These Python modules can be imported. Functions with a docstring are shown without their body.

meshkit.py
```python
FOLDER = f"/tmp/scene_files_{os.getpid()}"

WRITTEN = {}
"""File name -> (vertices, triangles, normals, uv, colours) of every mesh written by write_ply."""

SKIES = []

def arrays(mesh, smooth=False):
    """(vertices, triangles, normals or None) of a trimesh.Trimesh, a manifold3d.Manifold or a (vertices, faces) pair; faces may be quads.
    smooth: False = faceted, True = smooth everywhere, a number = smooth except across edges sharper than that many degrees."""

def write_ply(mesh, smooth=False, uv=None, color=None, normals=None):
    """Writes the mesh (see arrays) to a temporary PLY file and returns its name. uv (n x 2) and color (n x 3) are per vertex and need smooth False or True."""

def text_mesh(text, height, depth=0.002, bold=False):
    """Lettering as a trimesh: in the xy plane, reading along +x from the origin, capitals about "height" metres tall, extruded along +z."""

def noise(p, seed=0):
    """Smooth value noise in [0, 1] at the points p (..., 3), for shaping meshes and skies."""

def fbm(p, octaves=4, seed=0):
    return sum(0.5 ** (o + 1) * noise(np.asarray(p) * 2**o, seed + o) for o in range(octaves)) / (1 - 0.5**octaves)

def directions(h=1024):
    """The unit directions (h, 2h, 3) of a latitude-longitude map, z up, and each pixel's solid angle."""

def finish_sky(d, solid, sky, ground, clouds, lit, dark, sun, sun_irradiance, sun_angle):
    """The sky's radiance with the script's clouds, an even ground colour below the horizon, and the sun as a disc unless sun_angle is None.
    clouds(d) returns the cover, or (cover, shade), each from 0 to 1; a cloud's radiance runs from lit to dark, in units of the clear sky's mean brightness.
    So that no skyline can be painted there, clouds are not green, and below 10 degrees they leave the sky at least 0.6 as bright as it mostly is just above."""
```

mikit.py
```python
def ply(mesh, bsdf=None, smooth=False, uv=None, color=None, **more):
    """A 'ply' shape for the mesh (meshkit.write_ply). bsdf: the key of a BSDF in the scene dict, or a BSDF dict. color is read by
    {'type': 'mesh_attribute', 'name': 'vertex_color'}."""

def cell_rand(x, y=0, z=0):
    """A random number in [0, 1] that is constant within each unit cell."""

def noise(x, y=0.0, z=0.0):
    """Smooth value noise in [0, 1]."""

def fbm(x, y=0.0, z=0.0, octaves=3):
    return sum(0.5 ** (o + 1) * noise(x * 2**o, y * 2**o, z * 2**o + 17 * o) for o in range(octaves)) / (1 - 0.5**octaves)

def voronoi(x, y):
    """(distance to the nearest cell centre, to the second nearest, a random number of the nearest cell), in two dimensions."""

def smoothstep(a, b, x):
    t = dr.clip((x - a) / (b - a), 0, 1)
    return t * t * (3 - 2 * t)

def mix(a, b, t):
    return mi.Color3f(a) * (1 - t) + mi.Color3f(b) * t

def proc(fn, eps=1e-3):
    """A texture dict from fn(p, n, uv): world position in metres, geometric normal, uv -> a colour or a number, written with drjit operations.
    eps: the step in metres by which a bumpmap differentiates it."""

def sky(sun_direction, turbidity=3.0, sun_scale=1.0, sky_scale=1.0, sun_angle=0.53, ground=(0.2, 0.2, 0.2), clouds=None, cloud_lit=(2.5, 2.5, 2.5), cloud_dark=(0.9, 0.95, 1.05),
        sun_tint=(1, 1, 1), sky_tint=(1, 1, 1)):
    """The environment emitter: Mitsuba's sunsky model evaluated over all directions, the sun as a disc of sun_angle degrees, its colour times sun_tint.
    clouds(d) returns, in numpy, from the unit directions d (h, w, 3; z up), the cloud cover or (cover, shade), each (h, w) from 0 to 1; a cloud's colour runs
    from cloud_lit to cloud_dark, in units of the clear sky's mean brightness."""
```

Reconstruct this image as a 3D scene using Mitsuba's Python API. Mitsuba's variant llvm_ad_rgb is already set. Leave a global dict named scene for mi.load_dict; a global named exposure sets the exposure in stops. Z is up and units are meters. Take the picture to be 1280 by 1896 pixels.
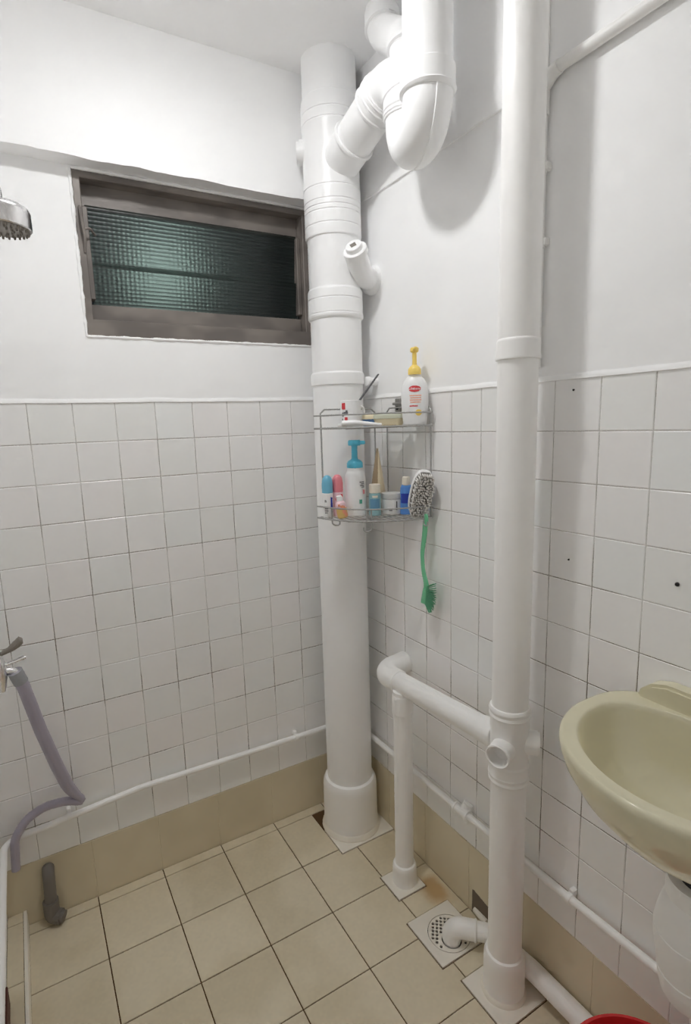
import math, random
import numpy as np, trimesh, drjit as dr, mitsuba as mi, mikit
from mitsuba import ScalarTransform4f as T
from shapely.geometry import Polygon, Point, box as sbox
from shapely import union_all
from meshkit import text_mesh, fbm as nfbm
from mikit import ply, proc, noise, fbm, cell_rand, smoothstep, mix

random.seed(4); np.random.seed(4)
scene, labels = {}, {}

# ------------------------------------------------------------------ camera, lamp, exposure
CAM = np.array([-1.0183, -1.6851, 1.4387])
RIGHT = np.array([0.8670, -0.4972, -0.0334]); DOWN = np.array([-0.1122, -0.1294, -0.9852]); FWD = np.array([0.4856, 0.8579, -0.1680])
scene['camera'] = {'type': 'perspective', 'fov': 2 * math.degrees(math.atan(640 / 1011.38)), 'fov_axis': 'x', 'near_clip': 0.02,
                   'principal_point_offset_x': 26.0 / 1280, 'principal_point_offset_y': -9.2 / 1896,
                   'to_world': T().look_at(origin=CAM.tolist(), target=(CAM + FWD).tolist(), up=(-DOWN).tolist())}
LAMP = (-0.635, -0.638, 2.430)
LAMP_RADIANCE = (360.0, 362.0, 364.0)
scene['night_air'] = {'type': 'constant', 'radiance': {'type': 'rgb', 'value': [0.012, 0.014, 0.016]}}
exposure = -0.92

# ------------------------------------------------------------------ colours and materials
def lin(r, g, b):
    return [((c / 255) / 12.92 if c / 255 < .04045 else ((c / 255 + .055) / 1.055) ** 2.4) for c in (r, g, b)]
def rgb(*c): return {'type': 'rgb', 'value': lin(*c)}
def mat(name, col, rough=.5, spec=.5, metal=0., **k):
    scene[name] = {'type': 'twosided', 'bsdf': {'type': 'principled', 'base_color': col if isinstance(col, dict) else rgb(*col), 'roughness': rough, 'specular': spec, 'metallic': metal, **k}}
    return name
def bump(name, col, fn, rough=.5, spec=.5, scale=1., eps=1e-3, **k):
    scene[name] = {'type': 'twosided', 'bsdf': {'type': 'bumpmap', 'arbitrary': proc(fn, eps), 'scale': scale, 'bsdf': {'type': 'principled', 'base_color': col if isinstance(col, dict) else rgb(*col), 'roughness': rough, 'specular': spec, **k}}}
    return name

def plaster_col(p, n, uv):
    return mix(lin(247, 247, 247), lin(244, 244, 244), smoothstep(.35, .75, fbm(p.x * 5, p.y * 5, p.z * 5)))
def plaster_bump(p, n, uv):
    return .0016 * fbm(p.x * 26, p.y * 26, p.z * 34, octaves=3) + .0022 * noise(p.x * 6, p.y * 6, p.z * 9)
M_PLASTER = bump('m_plaster', proc(plaster_col), plaster_bump, .6, .3, 1.)
M_CEIL = mat('m_ceiling', (248, 248, 248), .7, .2)
M_TILE = [mat('m_tile_a', (244, 243, 242), .26, .5), mat('m_tile_b', (242, 242, 240), .26, .5), mat('m_tile_c', (244, 242, 241), .26, .5), mat('m_tile_d', (242, 243, 242), .26, .5)]
def grout_col(p, n, uv):
    d = smoothstep(.42, .68, fbm(p.x * 7, p.y * 7, p.z * 9)) * (1 - .55 * smoothstep(.7, 1.5, p.z))
    return mix(lin(205, 203, 199), lin(112, 103, 92), d)
M_GROUT = mat('m_grout', proc(grout_col), .85, .1)
def floor_col(p, n, uv):
    a = smoothstep(.35, .75, fbm(p.x * 6, p.y * 6, 0))
    c = mix(lin(224, 213, 188), lin(212, 200, 173), a)
    c = c * (1 - .05 * noise(p.x * 140, p.y * 140))
    t = cell_rand(dr.floor((p.x + .3545) / .2), dr.floor((p.y + .0391) / .2), 5)
    c = c * (.96 + .07 * t)
    d = dr.sqrt(dr.square((p.x + .045) / .055) + dr.square((p.y + .535) / .075))
    rust = (1 - smoothstep(.25, 1.1, d + .5 * (fbm(p.x * 30, p.y * 30) - .5)))
    return mix(c, mi.Color3f(lin(176, 134, 70)), .75 * rust)
M_FLOOR = mat('m_floor_tile', proc(floor_col), .34, .4)
def skirt_col(p, n, uv):
    a = smoothstep(.3, .75, fbm(p.x * 7, p.y * 7, p.z * 5))
    return mix(lin(214, 203, 178), lin(205, 194, 168), a)
M_SKIRT = mat('m_skirting', proc(skirt_col), .38, .4)
M_FGROUT = mat('m_floor_grout', (88, 68, 46), .9, .1)
M_PVC = mat('m_pvc', (243, 243, 243), .32, .45)
M_PVC2 = mat('m_pvc_painted', (243, 242, 240), .42, .4)
M_PLATE = mat('m_plate', (236, 231, 220), .4, .4)
M_CREAM = mat('m_basin', (212, 206, 178), .1, .6, clearcoat=.6, clearcoat_gloss=.95)
M_CHROME = {'type': 'roughconductor'}
scene['m_chrome'] = {'type': 'twosided', 'bsdf': {'type': 'roughconductor', 'material': 'Al', 'alpha': .11}}; M_CHROME = 'm_chrome'
M_WIRE = mat('m_wire', (172, 172, 170), .38, .5, .75)
def bronze_col(p, n, uv):
    return mix(lin(130, 123, 117), lin(106, 100, 96), smoothstep(.3, .7, fbm(p.x * 10, p.y * 30, p.z * 14)))
M_BRONZE = mat('m_bronze', proc(bronze_col), .45, .5, .15)
M_DARK = mat('m_dark', (38, 37, 36), .6, .3)
M_GREYPIPE = mat('m_grey_rubber', (112, 107, 102), .6, .3)
M_HOSE = mat('m_hose', (164, 158, 172), .4, .4)
M_HOSECUFF = mat('m_hose_cuff', (150, 152, 156), .5, .4)
M_GREYPL = mat('m_grey_plastic', (120, 114, 106), .4, .5)
M_WHITE = mat('m_white_plastic', (240, 240, 240), .3, .5)
M_YELLOW = mat('m_yellow', (242, 212, 112), .35, .5)
M_BLUEP = mat('m_blue_pump', (84, 182, 210), .35, .5)
M_BLUECAP = mat('m_blue_cap', (110, 178, 206), .3, .5)
M_PINK = mat('m_pink_cap', (226, 132, 142), .3, .5)
M_PINKB = mat('m_pink_body', (240, 205, 212), .35, .5)
M_AMBER = mat('m_amber', (222, 186, 116), .25, .5)
M_TEAL = mat('m_teal', (146, 184, 190), .3, .5)
M_TEALD = mat('m_teal_label', (96, 142, 172), .4, .4)
M_CAPCREAM = mat('m_cap_cream', (238, 230, 214), .4, .4)
M_TAN = mat('m_tan', (228, 212, 180), .4, .4)
M_TAND = mat('m_tan_dark', (168, 146, 118), .45, .4)
M_BLUE = mat('m_blue', (92, 148, 222), .3, .5)
M_BLUED = mat('m_blue_dark', (44, 66, 168), .4, .4)
M_SOAPBLUE = mat('m_soap_blue', (96, 132, 182), .4, .4)
M_SOAPGREEN = mat('m_soap_green', (196, 198, 178), .35, .4)
M_SOAPCREAM = mat('m_soap_cream', (232, 220, 188), .4, .4)
M_RED = mat('m_red', (204, 66, 72), .4, .4)
M_REDB = mat('m_red_bucket', (196, 38, 40), .35, .5)
M_ORANGE = mat('m_orange', (236, 160, 130), .5, .3)
M_INK = mat('m_ink', (98, 98, 102), .5, .3)
M_GREENMARK = mat('m_green_mark', (88, 160, 140), .5, .3)
M_GREEN = mat('m_green', (112, 190, 146), .35, .5)
M_GREEND = mat('m_green_bristle', (96, 164, 128), .6, .3)
M_BRISTLE = mat('m_grey_bristle', (214, 212, 208), .7, .2)
M_BROWN = mat('m_dark_brown', (70, 34, 26), .5, .4)
M_STEEL = mat('m_steel', (150, 148, 144), .35, .5, .7)
scene['m_glass'] = {'type': 'roughdielectric', 'distribution': 'ggx', 'alpha': .11, 'int_ior': 1.52, 'ext_ior': 1.0, 'specular_transmittance': {'type': 'rgb', 'value': [.52, .59, .565]}}
def glass_bump(p, n, uv):
    return .00016 * (.5 + .5 * dr.sin(p.x * 2 * math.pi / .0125)) + .00016 * noise(p.x * 150, p.y * 150, p.z * 150)
scene['m_louvre'] = {'type': 'bumpmap', 'arbitrary': proc(glass_bump, 5e-4), 'scale': 1.0, 'bsdf': scene['m_glass']}
del scene['m_glass']
M_GLASS = 'm_louvre'
scene['m_bulb'] = {'type': 'diffuse', 'reflectance': {'type': 'rgb', 'value': [.8, .8, .8]}}

# ------------------------------------------------------------------ mesh helpers
def cat(*ms): return trimesh.util.concatenate([m for m in ms if m is not None])
def bx(x0, x1, y0, y1, z0, z1):
    m = trimesh.creation.box((x1 - x0, y1 - y0, z1 - z0)); m.apply_translation(((x0 + x1) / 2, (y0 + y1) / 2, (z0 + z1) / 2)); return m
def bevel_box(x0, x1, y0, y1, z0, z1, b):
    v = []
    for sx, x in ((1, x0), (-1, x1)):
        for sy, y in ((1, y0), (-1, y1)):
            for sz, z in ((1, z0), (-1, z1)):
                v += [(x + sx * b, y + sy * b, z), (x + sx * b, y, z + sz * b), (x, y + sy * b, z + sz * b)]
    return trimesh.convex.convex_hull(np.array(v))
def lathe(prof, n=40, closed=True):
    prof = [(max(r, 0), z) for r, z in prof]
    a = np.arange(n) * 2 * np.pi / n; v, f = [], []
    for r, z in prof: v += [(r * math.cos(t), r * math.sin(t), z) for t in a]
    for i in range(len(prof) - 1):
        for j in range(n):
            p, q = i * n + j, i * n + (j + 1) % n
            f += [(p, q, q + n), (p, q + n, p + n)]
    if closed:
        for k, (r, z) in ((0, prof[0]), (len(prof) - 1, prof[-1])):
            if r > 1e-6:
                c = len(v); v.append((0, 0, z))
                for j in range(n):
                    p, q = k * n + j, k * n + (j + 1) % n
                    f.append((c, q, p) if k == 0 else (c, p, q))
    return trimesh.Trimesh(np.array(v), np.array(f), process=False)
def at(m, x, y, z, rz=0, tilt=None):
    m = m.copy()
    if tilt is not None: m.apply_transform(tilt)
    if rz: m.apply_transform(trimesh.transformations.rotation_matrix(rz, (0, 0, 1)))
    m.apply_translation((x, y, z)); return m
def align(d):   # 4x4 that turns +z to d
    d = np.array(d, float) / np.linalg.norm(d)
    return trimesh.geometry.align_vectors([0, 0, 1], d)
def fillet(pts, rad, n=10):
    pts = [np.array(p, float) for p in pts]; out = [pts[0]]
    for i in range(1, len(pts) - 1):
        r = rad[i - 1] if isinstance(rad, (list, tuple)) else rad
        a, b, c = pts[i - 1], pts[i], pts[i + 1]
        u, w = (a - b) / np.linalg.norm(a - b), (c - b) / np.linalg.norm(c - b)
        th = math.acos(np.clip(u @ w, -1, 1))
        if th > 3.13 or r <= 0: out.append(b); continue
        t = min(r / math.tan(th / 2), .49 * np.linalg.norm(a - b), .49 * np.linalg.norm(c - b)); r2 = t * math.tan(th / 2)
        bis = (u + w) / np.linalg.norm(u + w); o = b + bis * (r2 / math.sin(th / 2))
        s, e = b + u * t - o, b + w * t - o; ang = math.acos(np.clip(s @ e / (r2 * r2), -1, 1))
        for k in range(n + 1):
            q = k / n
            out.append(o + (math.sin((1 - q) * ang) * s + math.sin(q * ang) * e) / math.sin(ang))
    out.append(pts[-1]); return np.array(out)
def resample(path, step):
    path = np.asarray(path, float); seg = np.linalg.norm(np.diff(path, axis=0), axis=1); s = np.r_[0, np.cumsum(seg)]
    n = max(int(round(s[-1] / step)), 1); q = np.linspace(0, s[-1], n + 1)
    return np.stack([np.interp(q, s, path[:, i]) for i in range(3)], 1)
def subpath(path, s0, s1, step=.004):
    path = np.asarray(path, float); s = np.r_[0, np.cumsum(np.linalg.norm(np.diff(path, axis=0), axis=1))]
    q = np.linspace(s0, s1, max(int((s1 - s0) / step), 1) + 1)
    return np.stack([np.interp(q, s, path[:, i]) for i in range(3)], 1)
def tube(path, r, n=24, caps=True, flat=None):
    path = np.asarray(path, float); r = np.broadcast_to(r, len(path))
    tan = np.gradient(path, axis=0) if len(path) > 2 else np.repeat([path[1] - path[0]], 2, 0)
    tan /= np.linalg.norm(tan, axis=1, keepdims=True) + 1e-12
    ref = np.array([0, 0, 1.]) if abs(tan[0][2]) < .9 else np.array([1., 0, 0])
    u = np.cross(tan[0], ref); u /= np.linalg.norm(u); v, f = [], []
    for i in range(len(path)):
        u = u - tan[i] * (u @ tan[i]); u /= np.linalg.norm(u); w = np.cross(tan[i], u)
        a = np.arange(n) * 2 * np.pi / n
        v += list(path[i] + r[i] * (np.cos(a)[:, None] * u + np.sin(a)[:, None] * w))
    for i in range(len(path) - 1):
        for j in range(n):
            p, q = i * n + j, i * n + (j + 1) % n
            f += [(p, q, q + n), (p, q + n, p + n)]
    if caps:
        for k, i in ((0, 0), (1, len(path) - 1)):
            c = len(v); v.append(path[i])
            for j in range(n):
                p, q = i * n + j, i * n + (j + 1) % n
                f.append((c, q, p) if k == 0 else (c, p, q))
    return trimesh.Trimesh(np.array(v), np.array(f), process=False)
def collar(path, s0, s1, r, lip=.003, ribs=()):
    """A sleeve round a pipe: rounded ends, optional ribs at (position, width) along it."""
    L = s1 - s0; q = sorted({0, .0001, .2 * lip, lip, L - lip, L - .2 * lip, L - .0001, L} | {b + d for b, w in ribs for d in (-w, -.5 * w, 0, .5 * w, w)})
    q = [x for x in q if 0 <= x <= L]
    def rr(x):
        k = min(x, L - x)
        a = r - (lip if k < .0002 else lip * .4 if k < .3 * lip else 0)
        for b, w in ribs:
            if abs(x - b) < w * .9: a += .0024 * (1 - (abs(x - b) / w) ** 2)
        return a
    path = np.asarray(path, float); s = np.r_[0, np.cumsum(np.linalg.norm(np.diff(path, axis=0), axis=1))]
    fine = sorted(set(q) | set(np.arange(0, L, .006)))
    pts = np.stack([np.interp(np.array(fine) + s0, s, path[:, i]) for i in range(3)], 1)
    return tube(pts, np.array([rr(x) for x in fine]), 40)
def prism(poly, z0, z1, axis='z', engine='earcut'):
    geoms = getattr(poly, 'geoms', [poly])
    m = cat(*[trimesh.creation.extrude_polygon(g, z1 - z0, engine=engine) for g in geoms if g.area > 1e-7]); m.apply_translation((0, 0, z0)); return m
def patch(r, a0, a1, z0, z1, n=10, off=.0006, sx=1., sy=1.):
    """A thin print wrapped on a round or oval bottle."""
    v, f = [], []
    for i in range(n + 1):
        a = a0 + (a1 - a0) * i / n
        for z in (z0, z1):
            for o in (off, 0): v.append(((r * sx + o) * math.cos(a), (r * sy + o) * math.sin(a), z))
    for i in range(n):
        p = 4 * i
        f += [(p, p + 4, p + 6), (p, p + 6, p + 2), (p, p + 1, p + 5), (p, p + 5, p + 4), (p + 2, p + 6, p + 7), (p + 2, p + 7, p + 3)]
    return trimesh.Trimesh(np.array(v), np.array(f), process=False)
def oval(m, sx, sy):
    m = m.copy(); m.vertices[:, 0] *= sx; m.vertices[:, 1] *= sy; return m

COUNT = {}
def key_of(name):
    k = name
    i = COUNT.get(name, -1) + 1; COUNT[name] = i
    return name if i == 0 else f'{name}_{i:03d}'
def obj(name, mesh, bsdf, parent=None, smooth=35, **more):
    k = key_of((parent + '__' if parent else '') + name)
    scene[k] = ply(mesh, bsdf, smooth, **more); return k
def share(name, shape, parent, m4):
    k = key_of(parent + '__' + name); scene[k] = {**shape, 'to_world': m4}; return k
def thing(name, label, cat_, group=None):
    k = key_of(name); labels[k] = {'label': label, 'category': cat_}
    if group: labels[k]['group'] = group
    return k
def tag(k, label, cat_, group=None):
    labels[k] = {'label': label, 'category': cat_}
    if group: labels[k]['group'] = group
    return k
def struct(name, mesh, bsdf, smooth=False):
    k = key_of(name); scene[k] = ply(mesh, bsdf, smooth); labels[k] = {'kind': 'structure'}; return k

# ------------------------------------------------------------------ room shell
XW, YF, ZC = -1.196, -2.05, 2.475     # side wall, wall behind the camera, ceiling
WX0, WX1, WZ0, WZ1 = -0.815, -0.118, 1.700, 2.120   # window opening
LEDGE_L, LEDGE_R = 1.5204, 1.5146
def wall_lumpy(nx, nz, f):   # upper plaster face as a lightly uneven sheet
    pass
struct('ceiling', bx(XW - .1, .1, YF - .1, .1, ZC, ZC + .1), M_CEIL)
struct('wall_left', cat(bx(XW - .1, .1, 0, .13, LEDGE_L, WZ0), bx(XW - .1, WX0, 0, .13, WZ0, WZ1), bx(WX1, .1, 0, .13, WZ0, WZ1), bx(XW - .1, .1, 0, .13, WZ1, ZC)), M_PLASTER)
obj('grout_bed', bx(XW - .1, .1, .0012, .13, -.03, LEDGE_L), M_GROUT, 'wall_left', False)
# the beam over the window, its lower edge a little uneven
def beam(x0, x1, depth, z0, z1, n=60):
    xs = np.linspace(x0, x1, n); w = (nfbm(np.stack([xs * 18, xs * 0, xs * 0], 1), 3) - .5) * .008
    v = np.concatenate([[(x, -depth, z0 + a), (x, -depth, z1), (x, 0.004, z0 + a * .4), (x, 0.004, z1)] for x, a in zip(xs, w)])
    f = []
    for i in range(n - 1):
        p = 4 * i
        f += [(p, p + 4, p + 5), (p, p + 5, p + 1), (p, p + 2, p + 6), (p, p + 6, p + 4)]
    return trimesh.Trimesh(v, np.array(f), process=False)
obj('beam', beam(XW, 0, .058, 2.128, ZC), M_PLASTER, 'wall_left', 40)
struct('wall_right', bx(0, .12, YF - .1, 0, LEDGE_R, ZC), M_PLASTER)
obj('grout_bed', bx(.0012, .12, YF - .1, 0, -.03, LEDGE_R), M_GROUT, 'wall_right', False)
bm = beam(YF, 0, .007, 2.112, ZC, 90); v = bm.vertices.copy(); bm.vertices = np.stack([v[:, 1], v[:, 0], v[:, 2]], 1); bm.faces = bm.faces[:, ::-1]
obj('beam', bm, M_PLASTER, 'wall_right', 40)
struct('wall_side', bx(XW - .1, XW, YF - .1, 0, -.03, ZC), M_PLASTER)
struct('wall_front', bx(XW - .1, .1, YF - .1, YF, -.03, ZC), M_PLASTER)
# mortar lip on top of the tiling
def lip(length, seed):
    n = 80; xs = np.linspace(0, length, n); w = (nfbm(np.stack([xs * 14, xs * 0 + seed, xs * 0], 1), 3) - .5) * .006
    v = np.concatenate([[(x, .006, -.001 + a * .3), (x, -.0035 + a * .2, .001 + a * .3), (x, -.003, .008 + a), (x, .002, .016 + a)] for x, a in zip(xs, w)]); f = []
    for i in range(n - 1):
        for k in range(3):
            p = 4 * i + k; f += [(p, p + 4, p + 5), (p, p + 5, p + 1)]
    return trimesh.Trimesh(v, np.array(f), process=False)
m = lip(-XW, 1); m.apply_translation((XW, 0, LEDGE_L - .002)); struct('trim_1', m, M_PLASTER, 60)
m = lip(-YF, 2); v = m.vertices.copy(); m.vertices = np.stack([v[:, 1], YF + v[:, 0], v[:, 2] + LEDGE_R - .002], 1); m.faces = m.faces[:, ::-1]; struct('trim_2', m, M_PLASTER, 60)

# ------------------------------------------------------------------ wall tiles, every one a piece
GAP = .0019
TILES = {}
def tile_mesh(w, h, t=.007, b=.0013):
    o, i = [(-w / 2, -h / 2), (w / 2, -h / 2), (w / 2, h / 2), (-w / 2, h / 2)], [(-w / 2 + b, -h / 2 + b), (w / 2 - b, -h / 2 + b), (w / 2 - b, h / 2 - b), (-w / 2 + b, h / 2 - b)]
    v = [(x, y, 0) for x, y in i] + [(x, y, -b * .7) for x, y in o] + [(x, y, -t) for x, y in o]
    f = [(0, 1, 2), (0, 2, 3), (8, 10, 9), (8, 11, 10)]
    for k in range(4):
        q = (k + 1) % 4
        for a in (0, 4): f += [(a + 4 + k, a + 4 + q, a + q), (a + 4 + k, a + q, a + k)]
    return trimesh.Trimesh(np.array(v, float), np.array(f), process=False)
def tile_shape(w, h, var):
    k = (round(w, 4), round(h, 4), var)
    if k not in TILES: TILES[k] = ply(tile_mesh(w, h), M_TILE[var], False)
    return TILES[k]
def place_tile(parent, side, u0, u1, z0, z1):
    w, h = u1 - u0 - GAP, z1 - z0 - GAP
    if w < .008 or h < .008: return
    s = tile_shape(w, h, random.choice([0, 0, 1, 2, 3]))
    u, z = (u0 + u1) / 2, (z0 + z1) / 2
    j = random.uniform(-.00025, .00025); a, b = random.gauss(0, .12), random.gauss(0, .12)
    if side == 'left': m4 = T().translate([u, j, z]).rotate([0, 0, 1], a).rotate([1, 0, 0], 90 + b)
    else: m4 = T().translate([j, u, z]).rotate([0, 0, 1], -90 + a).rotate([1, 0, 0], 90 + b)
    share('tile', s, parent, m4)
SK_L, SK_R = .1970, .2162
us = sorted([-.2069 - .1111 * c for c in range(-1, 9)] + [0., XW]); zs = sorted([LEDGE_L] + [1.4101 - .1103 * r for r in range(0, 12)]); zs[0] = SK_L
for a, b in zip(us, us[1:]):
    for c, d in zip(zs, zs[1:]): place_tile('wall_left', 'left', a, b, c, d)
us = sorted([-.6647 - .1082 * c for c in range(-6, 11)] + [0.]); zs = sorted([LEDGE_R] + [1.4064 - .1082 * r for r in range(0, 12)]); zs[0] = SK_R
for a, b in zip(us, us[1:]):
    for c, d in zip(zs, zs[1:]): place_tile('wall_right', 'right', a, b, c, d)
# old nail holes and screws in the right wall
for y, z, r in ((-.9272, 1.4913, .0020), (-1.1598, 1.1289, .0038), (-.9321, 1.1295, .0018)):
    obj('screw', at(lathe([(r, 0), (r, .002), (r * .6, .0035), (0, .0038)], 12), 0, y, z, tilt=align((-1, 0, 0))), M_DARK, 'wall_right')

# skirting of large cream tiles
FX, GY = .3545, .0391
struct('baseboard_left', bx(XW, 0, .0003, .006, -.02, SK_L), M_SKIRT)
cols = sorted([-FX + .2 - .2 * k for k in range(0, 5)] + [0, XW])
for a, b in zip(cols, cols[1:]):
    obj('tile', bevel_box(a + .0009, b - .0009, -.0004, .008, .0015, SK_L - .001, .0012), M_SKIRT, 'baseboard_left', False)
struct('baseboard_right', bx(.0005, .006, YF, 0, -.02, SK_R), M_SKIRT)
rows = [0] + [-GY - .2 * k for k in range(1, 11)]
HOLE = Polygon([(-.652, -.01), (-.653, .074), (-.660, .077), (-.725, .066), (-.725, -.01)])
for a, b in zip(rows[1:], rows):
    pg = sbox(a + .0009, .0015, b - .0009, SK_R - .001).difference(HOLE)
    m = prism(pg, -.0004, .009); v = m.vertices.copy(); m.vertices = np.stack([v[:, 2], v[:, 0], v[:, 1]], 1)
    obj('tile', m, M_SKIRT, 'baseboard_right', False)
obj('cavity', bx(.0001, .0004, -.726, -.651, -.01, .080), mat('m_cavity', (112, 102, 90), .9, .1), 'baseboard_right', False)
obj('pipe_end', tube([(.002, -.664, .014), (-.004, -.716, .016)], .010, 14), M_PLATE, 'baseboard_right')

# floor: dark joint bed, tiles cut round the flange plates
PLATE1 = Polygon([(-.2135, -.2615), (-.001, -.2615), (-.001, -.045), (-.15, -.045), (-.165, -.075), (-.192, -.118), (-.2135, -.135)])
HOLE1 = Polygon([(-.2155, -.2635), (-.001, -.2635), (-.001, -.0385), (-.2155, -.0385)])
PLATE2 = sbox(-.1695, -.9355, -.0250, -.7915); PLATE3 = sbox(-.1610, -.5110, -.0595, -.4125); PLATE4 = sbox(-.1890, -.7400, -.0380, -.5870)
struct('floor', bx(XW, 0, YF, 0, -.06, -.0030), M_FGROUT)
cut = union_all([HOLE1] + [p.buffer(.0030, join_style=2) for p in (PLATE2, PLATE3, PLATE4)])
XK = -1.147
xs = [0] + [-FX + .2 - .2 * k for k in range(0, 5)] + [XK]; ys = [0] + [-GY - .2 * k for k in range(0, 11)]
for x1, x0 in zip(xs, xs[1:]):
    for y1, y0 in zip(ys, ys[1:]):
        if y0 < YF: y0 = YF
        pg = sbox(x0 + .0015, y0 + .0013, x1 - .0015, y1 - .0013).difference(cut)
        for g in getattr(pg, 'geoms', [pg]):
            if g.area > 1e-5:
                z = random.uniform(-.0004, .0003)
                big, small = prism(g, -.012, z - .0007), prism(g.buffer(-.0007, join_style=2), z - .0008, z)
                obj('tile', cat(big, small), M_FLOOR, 'floor', False)
# raised kerb along the side wall
struct('trim_3', bx(XW, XK - .0005, YF, 0, -.01, .047), M_FGROUT)
for y1, y0 in zip(ys, ys[1:]):
    obj('tile', bevel_box(XW + .001, XK - .009, max(y0, YF) + .001, y1 - .001, .03, .051, .001), M_FLOOR, 'trim_3', False)
obj('edge_strip', bevel_box(XK - .008, XK + .0015, YF, -.0005, .0, .0525, .0015), M_PLATE, 'trim_3', False)

# ------------------------------------------------------------------ louvre window
struct('window_1', cat(bx(WX0, WX1, .058, .072, WZ0, WZ0 + .03), bx(WX0, WX1, .058, .072, WZ1 - .03, WZ1)), M_BRONZE)
W = 'window_1'
obj('frame', cat(bevel_box(WX0, WX0 + .020, -.002, .058, WZ0, WZ1, .002), bevel_box(WX1 - .020, WX1, -.002, .058, WZ0, WZ1, .002),
                 bevel_box(WX0, WX1, -.002, .058, WZ1 - .017, WZ1, .002), bevel_box(WX0, WX1, -.002, .058, WZ0, WZ0 + .044, .002)), M_BRONZE, W, False)
obj('top_rail', cat(bevel_box(WX0 + .02, WX1 - .02, .040, .058, 2.043, WZ1 - .016, .0015), bx(WX0 + .02, WX1 - .02, .034, .042, 2.040, 2.047)), M_BRONZE, W, False)
obj('bottom_rail', cat(bevel_box(WX0 + .02, WX1 - .02, .030, .056, 1.743, 1.789, .002),), M_BRONZE, W, False)
for z0, z1, k in ((1.893, 2.047, 0), (1.779, 1.903, 1)):
    hz = (z1 - z0) / 2; zz = np.linspace(-hz, hz, int((z1 - z0) / .0105) * 8); yy = -.003 - .00045 * np.abs(np.sin(zz * math.pi / .0105))
    m = prism(Polygon([(yv, zv) for yv, zv in zip(yy, zz)] + [(.003, hz), (.003, -hz)]), WX0 + .03, WX1 - .03); v = m.vertices.copy(); m.vertices = np.stack([v[:, 2], v[:, 0], v[:, 1]], 1)
    m.apply_transform(trimesh.transformations.rotation_matrix(math.radians(6), (1, 0, 0))); m.apply_translation((0, .040, (z0 + z1) / 2))
    obj('pane', m, M_GLASS, W, False)
obj('blade_holder', bevel_box(WX0 + .020, WX0 + .034, .018, .05, 1.80, 2.04, .002), M_BRONZE, W, False)
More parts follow.
